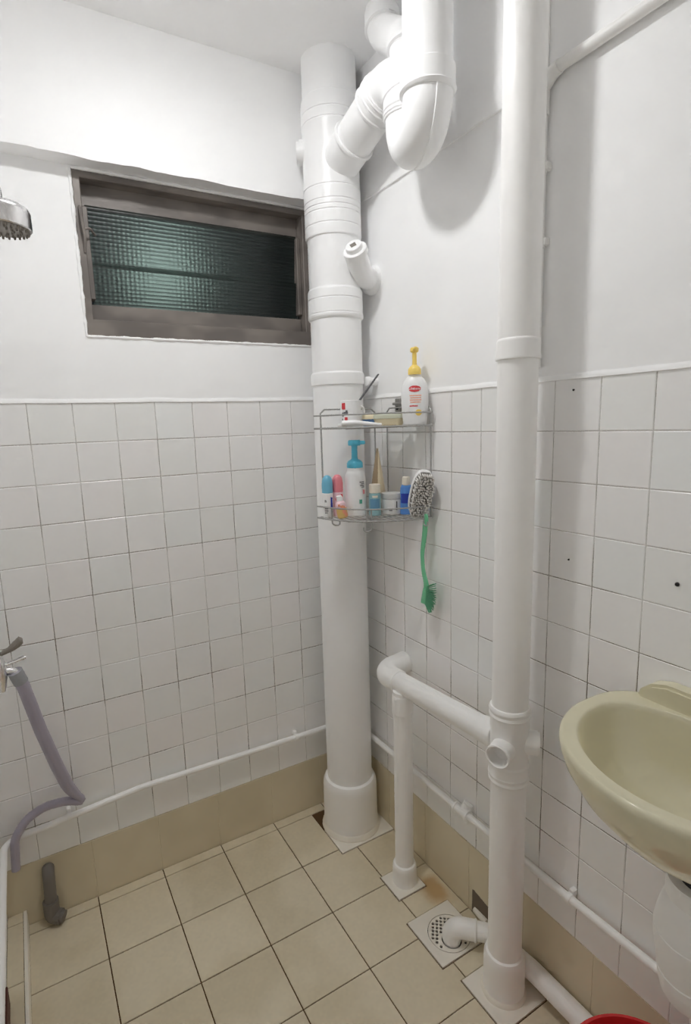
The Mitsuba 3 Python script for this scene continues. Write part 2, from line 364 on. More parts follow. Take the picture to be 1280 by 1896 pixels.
obj('blade_holder', bevel_box(WX1 - .034, WX1 - .020, .018, .05, 1.80, 2.04, .002), M_BRONZE, W, False)
obj('lever', cat(tube(fillet([(WX0 + .012, -.004, 2.03), (WX0 + .014, -.016, 1.99), (WX0 + .018, -.014, 1.95), (WX0 + .016, -.003, 1.915)], .03), .0035, 10),
                 tube(fillet([(WX0 + .018, -.013, 1.972), (WX0 + .032, -.010, 1.976), (WX0 + .048, .012, 1.966)], .01), .003, 8)), M_BRONZE, W)
# daubed paint round the opening
def daub(pts, seed, r=.006):
    p = resample(pts, .006); k = nfbm(p * 60 + seed, 3)
    return tube(p, r * (.35 + 1.1 * k), 8)
struct('trim_4', cat(daub([(WX0 - .003, -.0005, WZ1 + .003), (WX0 - .002, -.0005, WZ0 - .002)], 1, .005), daub([(WX0, .0, WZ0 - .002), (WX1, .0, WZ0 - .002)], 2, .005), daub([(WX0, -.003, WZ1 + .004), (WX1, -.003, WZ1 + .004)], 3, .005)), M_PLASTER, 50)

# ------------------------------------------------------------------ ceiling lamp (above the picture)
L_ = thing('ceiling_lamp', 'small round white dome lamp on the ceiling above the pipes', 'lamp')
obj('base', at(lathe([(.066, 2.475), (.066, 2.455), (.060, 2.447), (.0, 2.447)], 40), LAMP[0], LAMP[1], 0), M_WHITE, L_)
b = at(lathe([(.052, 2.4465), (.0515, 2.4425), (.046, 2.4395), (.034, 2.4375), (.018, 2.4366), (.0, 2.4365)][::-1], 40, closed=False), LAMP[0], LAMP[1], 0)
scene[key_of(L_ + '__dome')] = ply(b, 'm_bulb', True, emitter={'type': 'area', 'radiance': {'type': 'rgb', 'value': list(LAMP_RADIANCE)}})

# a lit lamp across the dark airwell, seen only as a blur through the patterned panes
O_ = thing('outside_lamp', 'pale greenish light outside the window, a blurred glow in the louvre panes', 'lamp')
b = trimesh.creation.icosphere(3, .13); b.apply_translation((-.02, 2.35, 2.52))
scene[key_of(O_ + '__globe')] = ply(b, 'm_bulb', True, emitter={'type': 'area', 'radiance': {'type': 'rgb', 'value': [9.5, 10.4, 10.1]}})
obj('wall_arm', tube(fillet([(-.02, 2.35, 2.62), (-.02, 2.35, 2.80), (-.02, .18, 2.80), (-.02, .128, 2.40)], .05), .02, 12), M_DARK, O_)

# ------------------------------------------------------------------ big soil stack in the corner
S = thing('soil_stack', 'thickest white vertical pipe standing in the corner from floor to ceiling', 'pipe')
P1 = (-.110, -.150)
line = lambda x, y, z0, z1: np.array([(x, y, z0), (x, y, z1)])
obj('pipe', at(lathe([(.0795, .15), (.0795, ZC)], 64), *P1, 0), M_PVC, S)
g = lambda r, z, w=.0022, d=.0016: [(r, z - w), (r - d, z - w * .4), (r - d, z + w * .4), (r, z + w)]
obj('socket', at(lathe([(.097, 0), (.097, .02), (.0955, .165), (.094, .182), (.088, .195), (.0795, .199)], 64), *P1, 0), M_PVC2, S)
obj('sealant', at(lathe([(.103, .0), (.105, .006), (.1015, .016), (.0965, .022)], 40), *P1, 0), M_PLATE, S)
obj('base_plate', prism(PLATE1, -.009, .0025), M_PLATE, S, False)
obj('coupling', at(lathe([(.0795, 1.556), (.0838, 1.558)] + [(.0843, 1.562), (.0843, 1.590), (.082, 1.594), (.0795, 1.5965)], 64), *P1, 0), M_PVC, S)
obj('coupling', at(lathe([(.0795, 1.752), (.084, 1.755), (.0865, 1.760)] + g(.0865, 1.768) + [(.0855, 1.774), (.085, 1.806)] + g(.085, 1.811) + [(.0848, 1.834), (.082, 1.841), (.0795, 1.843)], 64), *P1, 0), M_PVC, S)
obj('branch_fitting', at(lathe([(.0795, 1.985), (.084, 1.987), (.0855, 1.992)] + g(.0855, 2.017) + [(.0855, 2.040)] + g(.0855, 2.052) + g(.0855, 2.0655) + g(.0855, 2.081) + [(.0855, 2.110)] + g(.0855, 2.119) + [(.0845, 2.13), (.0835, 2.27), (.0845, 2.285)] + g(.0855, 2.293) + [(.0855, 2.30)] + g(.0855, 2.320) + [(.0855, 2.345), (.083, 2.362), (.0795, 2.366)], 64), *P1, 0), M_PVC, S)
TRAP = fillet([(-.110, -.150, 2.168), (-.107, -.28, 2.216), (-.105, -.515, 2.292), (-.104, -.515, 2.085), (-.144, -.636, 2.085), (-.144, -.636, ZC)], [0, .078, .0635, .0635], 14)
obj('branch', tube(TRAP[:2] if np.linalg.norm(TRAP[1] - TRAP[0]) > .1 else TRAP[:3], .0575, 40), M_PVC, S)
s_b = np.linalg.norm(np.array([-.107, -.28, 2.216]) - np.array([-.110, -.150, 2.168]))
obj('branch_ring', collar(TRAP, s_b - .012, s_b + .001, .0625, .004), M_PVC, S)
cd = np.array([-.86, .5, 0]); pc = np.array([*P1, 2.235])
obj('inspection_cap', cat(tube([pc + cd * .05, pc + cd * .094], .034, 32), tube([pc + cd * .092, pc + cd * .102], .029, 24)), M_PVC, S)

# hanging trap pipe from the floor above
H = thing('trap_pipe', 'fat white u-bend pipe hanging from the ceiling and joining the corner stack', 'pipe')
sl = np.r_[0, np.cumsum(np.linalg.norm(np.diff(TRAP, axis=0), axis=1))]; TL = sl[-1]
obj('pipe', tube(subpath(TRAP, s_b, TL, .008), .055, 44), M_PVC, H)
obj('collar', collar(TRAP, s_b + .098, s_b + .152, .0595, .003, [(.008, .0035), (.030, .0035), (.044, .0035)]), M_PVC, H)
def s_at(z, up):   # arc length where the riser (up=False) or the drop (up=True) passes height z
    t = TRAP; idx = [i for i in range(len(t) - 1) if (t[i][2] - z) * (t[i + 1][2] - z) <= 0 and (sl[i] > TL - .35 if up else s_b + .12 < sl[i] < TL - .35)]
    i = idx[-1 if up else 0]; q = (z - t[i][2]) / (t[i + 1][2] - t[i][2] + 1e-9); return sl[i] + q * (sl[i + 1] - sl[i])
r0, r1 = s_at(2.213, False), s_at(2.160, False)
obj('collar', collar(TRAP, r0, r1, .0595, .003, [(.006, .003), (.036, .0035), (.046, .0035)]), M_PVC, H)
d0, d1 = s_at(2.146, True), s_at(2.196, True)
obj('collar', collar(TRAP, d0, d1, .0605, .003, [(.005, .003)]), M_PVC, H)
# moulding seam down the outer side of the bend
out = np.array([-.040, -.121, 0]) / np.linalg.norm([.040, .121])
c0 = np.array([-.124, -.5755, 2.085 + .0635]); hr = .0637
seam = [c0 + out * (hr + .0558) * math.cos(t) + np.array([0, 0, -1]) * (hr + .0558) * math.sin(t) for t in np.linspace(-.02, 1.75, 26)]
obj('seam', tube(seam, .0022, 8), M_PVC, H)

V = thing('vent_pipe', 'narrower white s-bent pipe dropping from the ceiling behind the hanging u-bend', 'pipe')
VP = fillet([(-.104, -.512, 2.25), (-.104, -.508, 2.335), (-.090, -.396, 2.415), (-.089, -.390, ZC)], [.05, .05], 10)
obj('pipe', tube(resample(VP, .008), .0405, 36), M_PVC, V)
vl = np.linalg.norm(np.diff(VP, axis=0), axis=1).sum()
obj('collar', collar(VP, .065, .10, .0445, .003, [(.004, .003)]), M_PVC, V)
obj('collar', collar(VP, vl - .05, vl - .012, .0445, .003, [(.004, .003)]), M_PVC, V)

# ------------------------------------------------------------------ waste stack on the right
P2 = (-.0925, -.8605)
R_ = thing('waste_stack', 'medium white vertical pipe against the right wall left of the basin', 'pipe')
obj('pipe', at(lathe([(.041, .08), (.041, ZC)], 56), *P2, 0), M_PVC2, R_)
obj('socket', at(lathe([(.0505, 0), (.0505, .095), (.0495, .108), (.046, .117), (.041, .120)], 56), *P2, 0), M_PVC2, R_)
obj('sealant', at(lathe([(.056, 0), (.0565, .004), (.054, .010), (.0502, .014)], 32), *P2, 0), M_PLATE, R_)
obj('base_plate', prism(PLATE2, -.009, .0025), M_PLATE, R_, False)
obj('coupling', at(lathe([(.041, 1.556), (.0455, 1.557), (.0462, 1.561), (.0445, 1.567), (.0443, 1.592), (.043, 1.597), (.041, 1.599)], 56), *P2, 0), M_PVC2, R_)
obj('tee', at(lathe([(.041, .592), (.0445, .5935), (.0470, .599), (.0450, .6045), (.0465, .610), (.0472, .613), (.0450, .617), (.0448, .634), (.0462, .638), (.0448, .643), (.0432, .646), (.0432, .728), (.0448, .731), (.0446, .757), (.0475, .762), (.0450, .768), (.0470, .773), (.0475, .777), (.0445, .783), (.041, .784)], 56), *P2, 0), M_PVC2, R_)
sd = np.array([-.93, -.37, -.06]); sd /= np.linalg.norm(sd); so = np.array([*P2, .692])
st = at(lathe([(.0275, 0), (.0275, .062), (.0285, .066), (.0285, .072), (.0262, .0735), (.0235, .071), (.0228, .055), (.0225, .020), (.0, .020)], 40, closed=False), *so, tilt=align(sd))
obj('open_stub', st, M_PVC2, R_)
obj('side_cap', cat(tube([(P2[0], P2[1], .695), (P2[0] + .042, P2[1] - .046, .695)], .028, 32), tube([(P2[0] + .041, P2[1] - .045, .695), (P2[0] + .045, P2[1] - .0495, .695)], .025, 28)), M_PVC2, R_)

B_ = thing('branch_pipe', 'white level pipe elbowed out of the wall between the two stacks', 'pipe')
BP = fillet([(-.0925, -.822, .684), (-.096, -.345, .660), (.004, -.343, .672)], .045, 10)
obj('pipe', tube(resample(BP, .01), .0300, 36), M_PVC2, B_)
obj('collar', collar(BP, .0, .05, .0325, .003), M_PVC2, B_)
obj('elbow', collar(BP, .385, np.linalg.norm(np.diff(BP, axis=0), axis=1).sum() - .001, .0338, .004), M_PVC2, B_)

P3 = (-.1025, -.4605)
D = thing('stand_pipe', 'short slim white pipe rising from a square floor plate to the level pipe', 'pipe')
obj('pipe', at(lathe([(.0285, .05), (.0285, .648)], 40), *P3, 0), M_PVC2, D)
obj('coupling', at(lathe([(.0285, .577), (.0318, .579), (.0322, .583), (.0318, .588), (.0318, .622), (.0312, .634), (.0285, .638)], 40), *P3, 0), M_PVC2, D)
obj('socket', at(lathe([(.0375, 0), (.0375, .053), (.0368, .062), (.034, .068), (.0285, .070)], 40), *P3, 0), M_PVC2, D)
obj('base_plate', prism(PLATE3, -.009, .0025), M_PLATE, D, False)

# ------------------------------------------------------------------ floor drain and the waste pipe that ends in it
G = thing('floor_drain', 'square white floor drain plate with a round pierced grate', 'drain')
GC = (-.1075, -.6725); GR = .0585; EC = (-.1150, -.6920)
hole_e = Point(EC).buffer(.030)
obj('plate', prism(PLATE4.difference(Point(GC).buffer(GR + .0015, 48)).difference(Point(EC[0], EC[1]).buffer(.0275, 32)), -.009, .0025), M_PLATE, G, False)
u = np.array([-.022, -.026]); u /= np.linalg.norm(u); w = np.array([.93, .37]); w /= np.linalg.norm(w); w = np.array([-u[1], u[0]])
disc = Point(GC).buffer(GR, 48).difference(Point(EC).buffer(.0275, 32)); holes = []
for i in range(-5, 6):
    for j in range(-5, 6):
        c = np.array(GC) + .0112 * (i * u + j * w)
        if np.hypot(*(c - GC)) < GR - .0065 and np.hypot(c[0] - EC[0], c[1] - EC[1]) > .0325: holes.append(Point(c).buffer(.0042, 4))
obj('grate', prism(disc.difference(union_all(holes)), -.006, .0022), M_PLATE, G, False)
obj('well', bx(-.187, -.040, -.738, -.589, -.0095, -.0025), M_DARK, G, False)

Wp = thing('floor_waste_pipe', 'white pipe lying along the foot of the right wall and bending into the floor drain', 'pipe')
WPATH = fillet([(-.029, -1.42, .060), (-.029, -.90, .052), (-.040, -.765, .047), (EC[0], EC[1], .047), (EC[0], EC[1], -.008)], [.1, .05, .040], 10)
obj('pipe', tube(resample(WPATH, .008), .0240, 32), M_PVC2, Wp)
wl = np.linalg.norm(np.diff(WPATH, axis=0), axis=1).sum()
obj('elbow', collar(WPATH, wl - .112, wl - .014, .0262, .003, [(.004, .003)]), M_PVC2, Wp)

# ------------------------------------------------------------------ thin water pipes
def clip(x, y, z, axis):
    """A pipe clip: a band round the pipe and a stem with a screw boss to the wall."""
    if axis == 'x':
        return cat(tube([(x - .006, y, z), (x + .006, y, z)], .0125, 20), bevel_box(x - .006, x + .006, -.016, .0005, z + .004, z + .020, .002))
    if axis == 'y':
        return cat(tube([(x, y - .006, z), (x, y + .006, z)], .0125, 20), bevel_box(-.016, .0005, y - .006, y + .006, z + .004, z + .020, .002))
    return cat(tube([(x, y, z - .006), (x, y, z + .006)], .0125, 20), bevel_box(-.016, .0005, y - .016, y - .002, z - .006, z + .006, .002))
A = thing('water_pipe', 'thin white water pipe running along the window wall just above the skirting', 'pipe')
AP = fillet([(XW + .020, -.62, .288), (XW + .020, -.020, .300), (-.80, -.020, .330), (-.25, -.020, .320), (-.034, -.020, .318)], [.035, .3, .3], 8)
obj('pipe', tube(resample(AP, .01), .0095, 20), M_PVC2, A)
A2 = thing('water_pipe', 'thin white water pipe running along the right wall above the skirting, with a tee joint', 'pipe')
AP2 = fillet([(-.033, -.0201, .318), (-.020, -.0205, .318), (-.020, -.60, .322), (-.020, -1.262, .340), (-.020, -1.262, .06), (-.020, -1.42, .06)], [.012, .3, .018, .018], 8)
obj('pipe', tube(resample(AP2, .01), .0095, 20), M_PVC2, A2)
obj('clip', clip(-1.005, -.020, .3175, 'x'), M_PVC2, A); obj('clip', clip(-.255, -.020, .3202, 'x'), M_PVC2, A); obj('clip', clip(-.020, -.985, .3325, 'y'), M_PVC2, A2)
tee = cat(tube([(-.020, -.600, .3215), (-.020, -.655, .3235)], .0135, 20), tube([(-.020, -.600, .3215), (-.020, -.608, .3217)], .0158, 16), tube([(-.020, -.648, .3232), (-.020, -.656, .3235)], .0158, 16),
          tube([(-.020, -.630, .3225), (.001, -.632, .345)], .0125, 16), bevel_box(-.014, .0, -.655, -.625, .332, .352, .003))
obj('tee_joint', tee, M_PVC2, A2)

U = thing('upper_water_pipe', 'thin white water pipe high on the right wall, part upright behind the stack', 'pipe')
obj('pipe', tube(resample([(-.012, -.838, ZC), (-.012, -.839, 1.545)], .02), .0095, 18), M_PVC2, U)
obj('arm', tube(resample(fillet([(-.012, -.838, 2.090), (-.016, -.872, 2.112), (-.016, YF, 2.116)], .02), .02), .0112, 20), M_PVC2, U)
obj('elbow', tube(resample(fillet([(-.013, -.838, 2.04), (-.013, -.838, 2.105), (-.016, -.880, 2.112)], .022), .006), .0132, 20), M_PVC2, U)
for z in (1.945, 1.80): obj('clip', cat(tube([(-.012, -.8385, z - .012), (-.012, -.8385, z + .012)], .0118, 18), bevel_box(-.014, .0005, -.856, -.842, z - .008, z + .008, .002)), M_PVC2, U)

# elbow with plug that pokes out of the right wall beside the stack
Q = thing('plugged_elbow', 'white wall elbow with a square-holed screw plug beside the big corner stack', 'pipe')
obj('elbow', tube(resample(fillet([(.004, -.200, 1.872), (-.052, -.220, 1.876), (-.110, -.268, 1.926)], .05), .005), .0330, 32), M_PVC, Q)
pd = np.array([-.058, -.040, .056]); pd /= np.linalg.norm(pd); po = np.array([-.108, -.270, 1.926])
obj('collar', tube([po - pd * .012, po - pd * .010, po + pd * .006, po + pd * .008], [.033, .0355, .0355, .033], 32), M_PVC, Q)
obj('plug', at(lathe([(.0235, 0), (.0245, .002), (.0245, .012), (.023, .014), (.0, .014)], 28), *(po + pd * .007), tilt=align(pd)), M_PVC, Q)
sq = trimesh.creation.box((.0165, .0165, .001)); sq.apply_transform(trimesh.transformations.rotation_matrix(.75, (0, 0, 1)))
obj('square_recess', at(sq, *(po + pd * .0213), tilt=align(pd)), M_GREYPL, Q, False)
obj('wall_flange', tube([(.0, -.201, 1.872), (-.010, -.204, 1.873), (-.022, -.208, 1.874)], [.044, .043, .035], 32), M_PVC, Q)

Kp = thing('pipe_stub', 'tiny white capped pipe stub on the right wall just below the plugged elbow', 'pipe')
obj('stub', tube([(.004, -.206, 1.566), (-.030, -.210, 1.566)], .0125, 20), M_PVC, Kp); obj('cap', tube([(-.028, -.210, 1.566), (-.030, -.2105, 1.566), (-.040, -.212, 1.566), (-.042, -.212, 1.566)], [.0135, .0155, .0155, .013], 20), M_PVC, Kp)

# grey drain elbow at the left skirting
E_ = thing('grey_drain_pipe', 'short dark grey rubber pipe coming out of the left skirting down to the floor', 'pipe')
EP = fillet([(-1.078, .006, .160), (-1.078, -.026, .165), (-1.082, -.030, .030), (-1.052, -.050, .022)], [.016, .022], 8)
obj('pipe', tube(resample(EP, .005), .0165, 24), M_GREYPIPE, E_)
obj('elbow', tube(resample(fillet([(-1.082, -.029, .075), (-1.082, -.030, .024), (-1.059, -.044, .021)], .022), .005), .0215, 24), M_GREYPIPE, E_)

# ------------------------------------------------------------------ basin
BCX, BCY = -.130, -1.283
def ring(s, z, back=.15, sx=1., ox=0., n=72, lim=-.0015, ex=3.6, ey=2.35):
    out = []
    for k in range(n):
        t = 2 * np.pi * k / n; c, d = math.cos(t), math.sin(t)
        if c < 0: x, y = .205 * c, .212 * d
        else: x, y = back * abs(c) ** (2 / ex), .212 * math.copysign(abs(d) ** (2 / ey), d)
        out.append((min(BCX + ox + s * sx * x, lim), BCY + s * y, z))
    return out
def loft(rings, cap0=True, cap1=True):
    n = len(rings[0]); v = [p for r in rings for p in r]; f = []
    for i in range(len(rings) - 1):
        for j in range(n):
            p, q = i * n + j, i * n + (j + 1) % n
            f += [(p, q, q + n), (p, q + n, p + n)]
    for on, k in ((cap0, 0), (cap1, len(rings) - 1)):
        if on:
            c = len(v); v.append(tuple(np.mean(rings[k], axis=0)))
            for j in range(n):
                p, q = k * n + j, k * n + (j + 1) % n
                f.append((c, q, p) if k == 0 else (c, p, q))
    return trimesh.Trimesh(np.array(v), np.array(f), process=False)
BZ = .902
W_ = thing('wash_basin', 'small cream ceramic wall basin with a rounded front at the right edge', 'basin')
rings = [ring(.22, .716, ox=.045), ring(.36, .719, ox=.04), ring(.52, .733, ox=.03), ring(.70, .767, ox=.018), ring(.86, .815, ox=.006), ring(.955, .857), ring(.988, .878), ring(1.0, BZ - .012), ring(.998, BZ - .005), ring(.985, BZ), ring(.965, BZ + .0015)]
inn = [(.875, BZ + .0005), (.855, BZ - .003), (.835, BZ - .012), (.80, .862), (.72, .815), (.60, .784), (.42, .766), (.22, .758), (.10, .756)]
rings += [ring(s, z, back=.113, lim=-.026, ex=2.5 - .5 * (s < .8), ey=2.15 - .15 * (s < .8)) for s, z in inn]
obj('bowl', loft(rings), M_CREAM, W_, 50)
bs = Polygon([(-1.112, .880), (-1.124, .914), (-1.142, .930), (-1.168, .938), (-1.395, .938), (-1.425, .930), (-1.442, .914), (-1.454, .880)]).buffer(.004)
m = prism(bs, -.026, -.0015); v = m.vertices.copy(); m.vertices = np.stack([v[:, 2], v[:, 0], v[:, 1]], 1)
mm = prism(bs.buffer(-.006), -.032, -.025); v = mm.vertices.copy(); mm.vertices = np.stack([v[:, 2], v[:, 0], v[:, 1]], 1)
obj('back_ledge', cat(m, mm), M_CREAM, W_, 30)
obj('overflow', at(lathe([(.011, 0), (.011, .003), (.0075, .004), (.0065, .001), (0, .001)], 20), -.0420, -1.242, .872, tilt=align((-1, 0, .45))), M_STEEL, W_)
obj('drain_ring', at(lathe([(.026, 0), (.026, .002), (.018, .003), (.016, .0), (0, .0)], 24), BCX, BCY, .7572), M_CHROME, W_)
Bt = thing('bottle_trap', 'white bulging bottle-shaped waste trap hanging under the cream basin', 'basin trap')
PB = (-.112, -1.290)
obj('body', at(lathe([(.0, .428), (.022, .430), (.040, .438), (.048, .452), (.0525, .475)] + g(.0545, .492) + [(.060, .530), (.0635, .552)] + g(.0635, .570) + [(.060, .596), (.053, .624), (.0455, .640)], 48), *PB, 0), M_PVC2, Bt)
obj('nut', at(lathe([(.0455, .636), (.050, .638), (.0505, .664), (.048, .668), (.030, .668)], 48), *PB, 0), M_PVC2, Bt)
obj('tailpiece', at(lathe([(.030, .660), (.030, .722)], 32), *PB, 0), M_DARK, Bt)
obj('outlet', tube([(PB[0] + .03, PB[1] - .02, .585), (.004, -1.335, .585)], .018, 24), M_PVC2, Bt)

# red bucket on the floor under the basin
Bk = thing('bucket', 'red plastic bucket on the floor below the cream basin, only its rim showing', 'bucket')
obj('body', at(lathe([(.0, .002), (.098, .002), (.101, .006), (.124, .258), (.131, .262), (.1325, .268), (.130, .272), (.1245, .272), (.1215, .262), (.098, .010), (.0, .010)], 56, closed=False), -.192, -1.272, 0), M_REDB, Bk)
obj('handle', tube(resample([(-.192 + .1335 * math.cos(t), -1.272 - .015, .262 - .10 * math.sin(t)) for t in np.linspace(0, math.pi, 24)], .008), .0025, 10), M_STEEL, Bk)

# dark board at the left bottom corner
obj_k = obj('wooden_board', bevel_box(XW + .0005, XW + .010, -.62, -.287, .0515, .105, .002), M_BROWN); tag(obj_k, 'dark brown board standing on the kerb in the bottom left corner', 'board')

# ------------------------------------------------------------------ shower fittings on the side wall
Sh = thing('shower', 'round chrome shower with a grey nozzle face, cut by the left edge', 'shower')
sc, sn = np.array([-1.003, -.450, 1.816]), np.array([.05, -.05, 1.0])
sn = sn / np.linalg.norm(sn)
def sh(m): m = m.copy(); m.apply_scale(1.28); return at(m, *sc, tilt=align(sn))
obj('head', sh(lathe([(.0, .034), (.018, .034), (.034, .031), (.0405, .027), (.0430, .022), (.0442, .004), (.0442, .0), (.0430, -.0015)], 56)), M_CHROME, Sh)
obj('nozzle_face', sh(lathe([(.0, -.0030), (.030, -.0030), (.0405, -.0027), (.0428, -.0015), (.0428, .0)], 48)), M_GREYPL, Sh)
nz = []
for rr, k in ((.0395, 30), (.030, 20), (.020, 13)):
    for i in range(k):
        a = 2 * np.pi * i / k; nz.append(at(lathe([(.0019, -.002), (.0013, -.0062), (0, -.0065)], 8, closed=False), rr * math.cos(a), rr * math.sin(a), 0))
obj('nozzles', sh(cat(*nz)), M_GREYPL, Sh); labels[Sh + '__nozzles'] = {'kind': 'stuff'}
obj('arm', tube(resample(fillet([(XW - .004, -.455, 1.90), (-1.10, -.453, 1.925), tuple(sc + sn * .075), tuple(sc + sn * .040)], .03), .008), .0105, 20), M_CHROME, Sh)
obj('wall_flange', tube([(XW + .000, -.455, 1.90), (XW + .006, -.455, 1.90), (XW + .010, -.455, 1.901)], [.030, .028, .013], 28), M_CHROME, Sh)

Tp = thing('shower_tap', 'chrome wall tap with two levers at the left edge feeding the lilac hose', 'tap')
obj('body', cat(tube([(XW - .004, -.150, .858), (-1.120, -.150, .858)], .0145, 24), at(lathe([(.0, .800), (.007, .802), (.011, .815), (.0135, .83), (.0165, .845), (.0165, .872), (.012, .882), (.009, .90), (.009, .906), (0, .907)], 28), -1.118, -.150, 0)), M_CHROME, Tp)
obj('wall_flange', tube([(XW, -.150, .858), (XW + .005, -.150, .858), (XW + .011, -.150, .858)], [.028, .026, .015], 28), M_CHROME, Tp)
def paddle(pts, ws, ts):
    v = []; pts = np.array(pts, float)
    rings = []
    for p, w_, t_ in zip(pts, ws, ts):
        rings.append([(p[0] - .25 * w_ * math.sin(a) * 0, p[1] + w_ * math.cos(a), p[2] + t_ * math.sin(a)) for a in np.linspace(0, 2 * np.pi, 16, endpoint=False)])
    return loft(rings)
obj('lever', paddle([(-1.128, -.150, .897), (-1.112, -.150, .900), (-1.095, -.150, .906), (-1.080, -.150, .915), (-1.068, -.150, .923), (-1.060, -.150, .924)], [.006, .007, .009, .012, .012, .006], [.006, .0055, .007, .0115, .0135, .007]), M_GREYPL, Tp)
obj('lever', paddle([(-1.118, -.152, .872), (-1.100, -.152, .872), (-1.080, -.152, .876), (-1.064, -.152, .880), (-1.058, -.152, .880)], [.006, .006, .006, .006, .004], [.0055, .0045, .0045, .0055, .004]), M_CHROME, Tp)
obj('spout', tube(resample(fillet([(-1.122, -.150, .848), (-1.105, -.150, .856), (-1.086, -.150, .850), (-1.078, -.150, .832)], .018), .004), .0085, 20), M_CHROME, Tp)
Ho = thing('water_hose', 'lilac grey rubber hose hanging from the tap and kinked near the wall pipe', 'hose')
HP = resample(fillet([(-1.086, -.150, .848), (-1.072, -.142, .800), (-1.048, -.110, .655), (-1.022, -.085, .530), (-.998, -.060, .430), (-.970, -.046, .378), (-.968, -.044, .366), (-1.010, -.044, .384), (-1.065, -.044, .388), (-1.115, -.044, .366), (-1.147, -.0435, .318), (-1.154, -.0435, .225)], [.1, .3, .3, .2, .012, .012, .1, .08, .08, .06], 10), .006)
hs = np.linspace(0, 1, len(HP)); hr_ = np.interp(hs, [0, .5, .56, .60, .64, 1], [.0155, .0165, .0150, .0105, .0118, .0115])
obj('tube', tube(HP, hr_, 24), M_HOSE, Ho); obj('cuff', tube(subpath(HP, .0, .036), .0175, 24), M_HOSECUFF, Ho)

# ------------------------------------------------------------------ wire corner shelf
BXc, BYc, RX, RY = -.012, -.276, .250, .214
Zr = dict(lo=1.166, lo_rim=1.200, up=1.426, up_rim=1.462, top=1.480)
def arc(z, n=28, dx=0, dy=0): return [(BXc - (RX + dx) * math.sin(t), BYc - (RY + dy) * math.cos(t), z) for t in np.linspace(0, math.pi / 2, n)]
K = thing('wire_shelf', 'two-tier quarter-round chrome wire shelf hung in the corner before the big stack', 'shelf')
for z, nm, r in ((Zr['lo_rim'], 'rim', .0022), (Zr['up_rim'], 'rim', .0022), (Zr['lo'], 'shelf_edge', .0026), (Zr['up'], 'shelf_edge', .0030)):
    obj(nm, tube([(BXc, BYc - RY - .004, z)] + arc(z)[1:-1] + [(BXc - RX - .006, BYc, z)], r, 10), M_WIRE, K)
for z in (Zr['lo'], Zr['up']):
    ws = []
    for i in range(1, 14):
        x = BXc - RX * i / 14.; yy = BYc - RY * math.sqrt(max(1 - ((x - BXc) / RX) ** 2, 0)); ws.append(tube([(x, BYc, z), (x, yy, z)], .0013, 6))
    ws += [tube([(BXc, BYc, z), (BXc - RX, BYc, z)], .002, 8), tube([(BXc, BYc, z), (BXc, BYc - RY, z)], .002, 8)]
    ws += [tube([(BXc, BYc - RY * .5, z - .0025), (BXc - RX * .86, BYc - RY * .5, z - .0025)], .0018, 8)]
    obj('shelf_grid', cat(*ws), M_WIRE, K)
def uframe(a, b):
    return tube(resample(fillet([(*a, Zr['lo']), (*a, Zr['top']), (*b, Zr['top']), (*b, Zr['lo'])], .010), .02), .0023, 10)
obj('back_frame', uframe((BXc - RX + .016, BYc), (BXc - .045, BYc)), M_WIRE, K)
obj('back_frame', uframe((BXc, BYc - .002), (BXc, BYc - RY + .004)), M_WIRE, K)
obj('rail_tie', tube([(BXc - RX * .72, BYc - RY * .70, Zr['lo']), (BXc - RX * .72, BYc - RY * .70, Zr['lo_rim'])], .0022, 8), M_WIRE, K)
def hook(x, y, drop, w_, dx=-1, dy=0):
    return tube(resample(fillet([(x, y, Zr['lo_rim']), (x, y, Zr['lo'] - drop), (x + w_ * dx, y + w_ * dy, Zr['lo'] - drop), (x + w_ * dx, y + w_ * dy, Zr['lo'] - drop + .012)], w_ * .48), .004), .0021, 10)
obj('hook', hook(BXc - .232, BYc - .045, .020, .022, .87, -.5), M_WIRE, K)
obj('hook', hook(BXc - .165, BYc - .150, .030, .022, -.87, .5), M_WIRE, K)
obj('hook', hook(BXc - .028, BYc - RY + .002, .020, .016, 0, -1), M_WIRE, K)
Wh = thing('wall_bracket', 'small grey metal bracket screwed to the tiles behind the upper shelf', 'bracket')
obj('plate', bevel_box(-.007, .0002, -.338, -.312, 1.468, 1.507, .002), M_STEEL, Wh, False)
obj('arm', bevel_box(-.013, -.006, -.372, -.306, 1.488, 1.496, .002), M_STEEL, Wh, False)
obj('screw', at(lathe([(.0055, 0), (.0055, .002), (.003, .004), (0, .004)], 14), -.007, -.325, 1.479, tilt=align((-1, 0, 0))), M_DARK, Wh)

# ------------------------------------------------------------------ things on the shelf
def face(x, y): return math.atan2(CAM[1] - y, CAM[0] - x)     # heading of the side of a bottle turned to the room
ZL, ZU = Zr['lo'] + .0016, Zr['up'] + .0016
def rollon(x, y, cap, body, label):
    t = thing('roll_on_bottle', label, 'bottle')
    obj('body', at(lathe([(.0, 0), (.0145, 0), (.0158, .002), (.0162, .01), (.0162, .068), (.0155, .073), (.0135, .076)], 32), x, y, ZL), body, t)
    obj('cap', at(lathe([(.0155, .072), (.0162, .074), (.0162, .098), (.0152, .108), (.0125, .116), (.008, .1215), (.003, .1235), (0, .1238)], 32), x, y, ZL), cap, t)
    return t
x, y = -.2430, -.2965; t = rollon(x, y, M_BLUECAP, M_WHITE, 'white roll-on bottle with a blue dome cap at the left end of the lower shelf')
a = face(x, y); obj('print', at(cat(patch(.0162, a + .55, a + .95, .012, .060), ), x, y, ZL), M_BLUED, t); obj('print', at(cat(*[patch(.0162, a - .6, a - .6 + w_, z, z + .0022) for w_, z in ((.5, .014), (.7, .020), (.6, .026), (.4, .046), (.35, .050))]), x, y, ZL), M_INK, t)
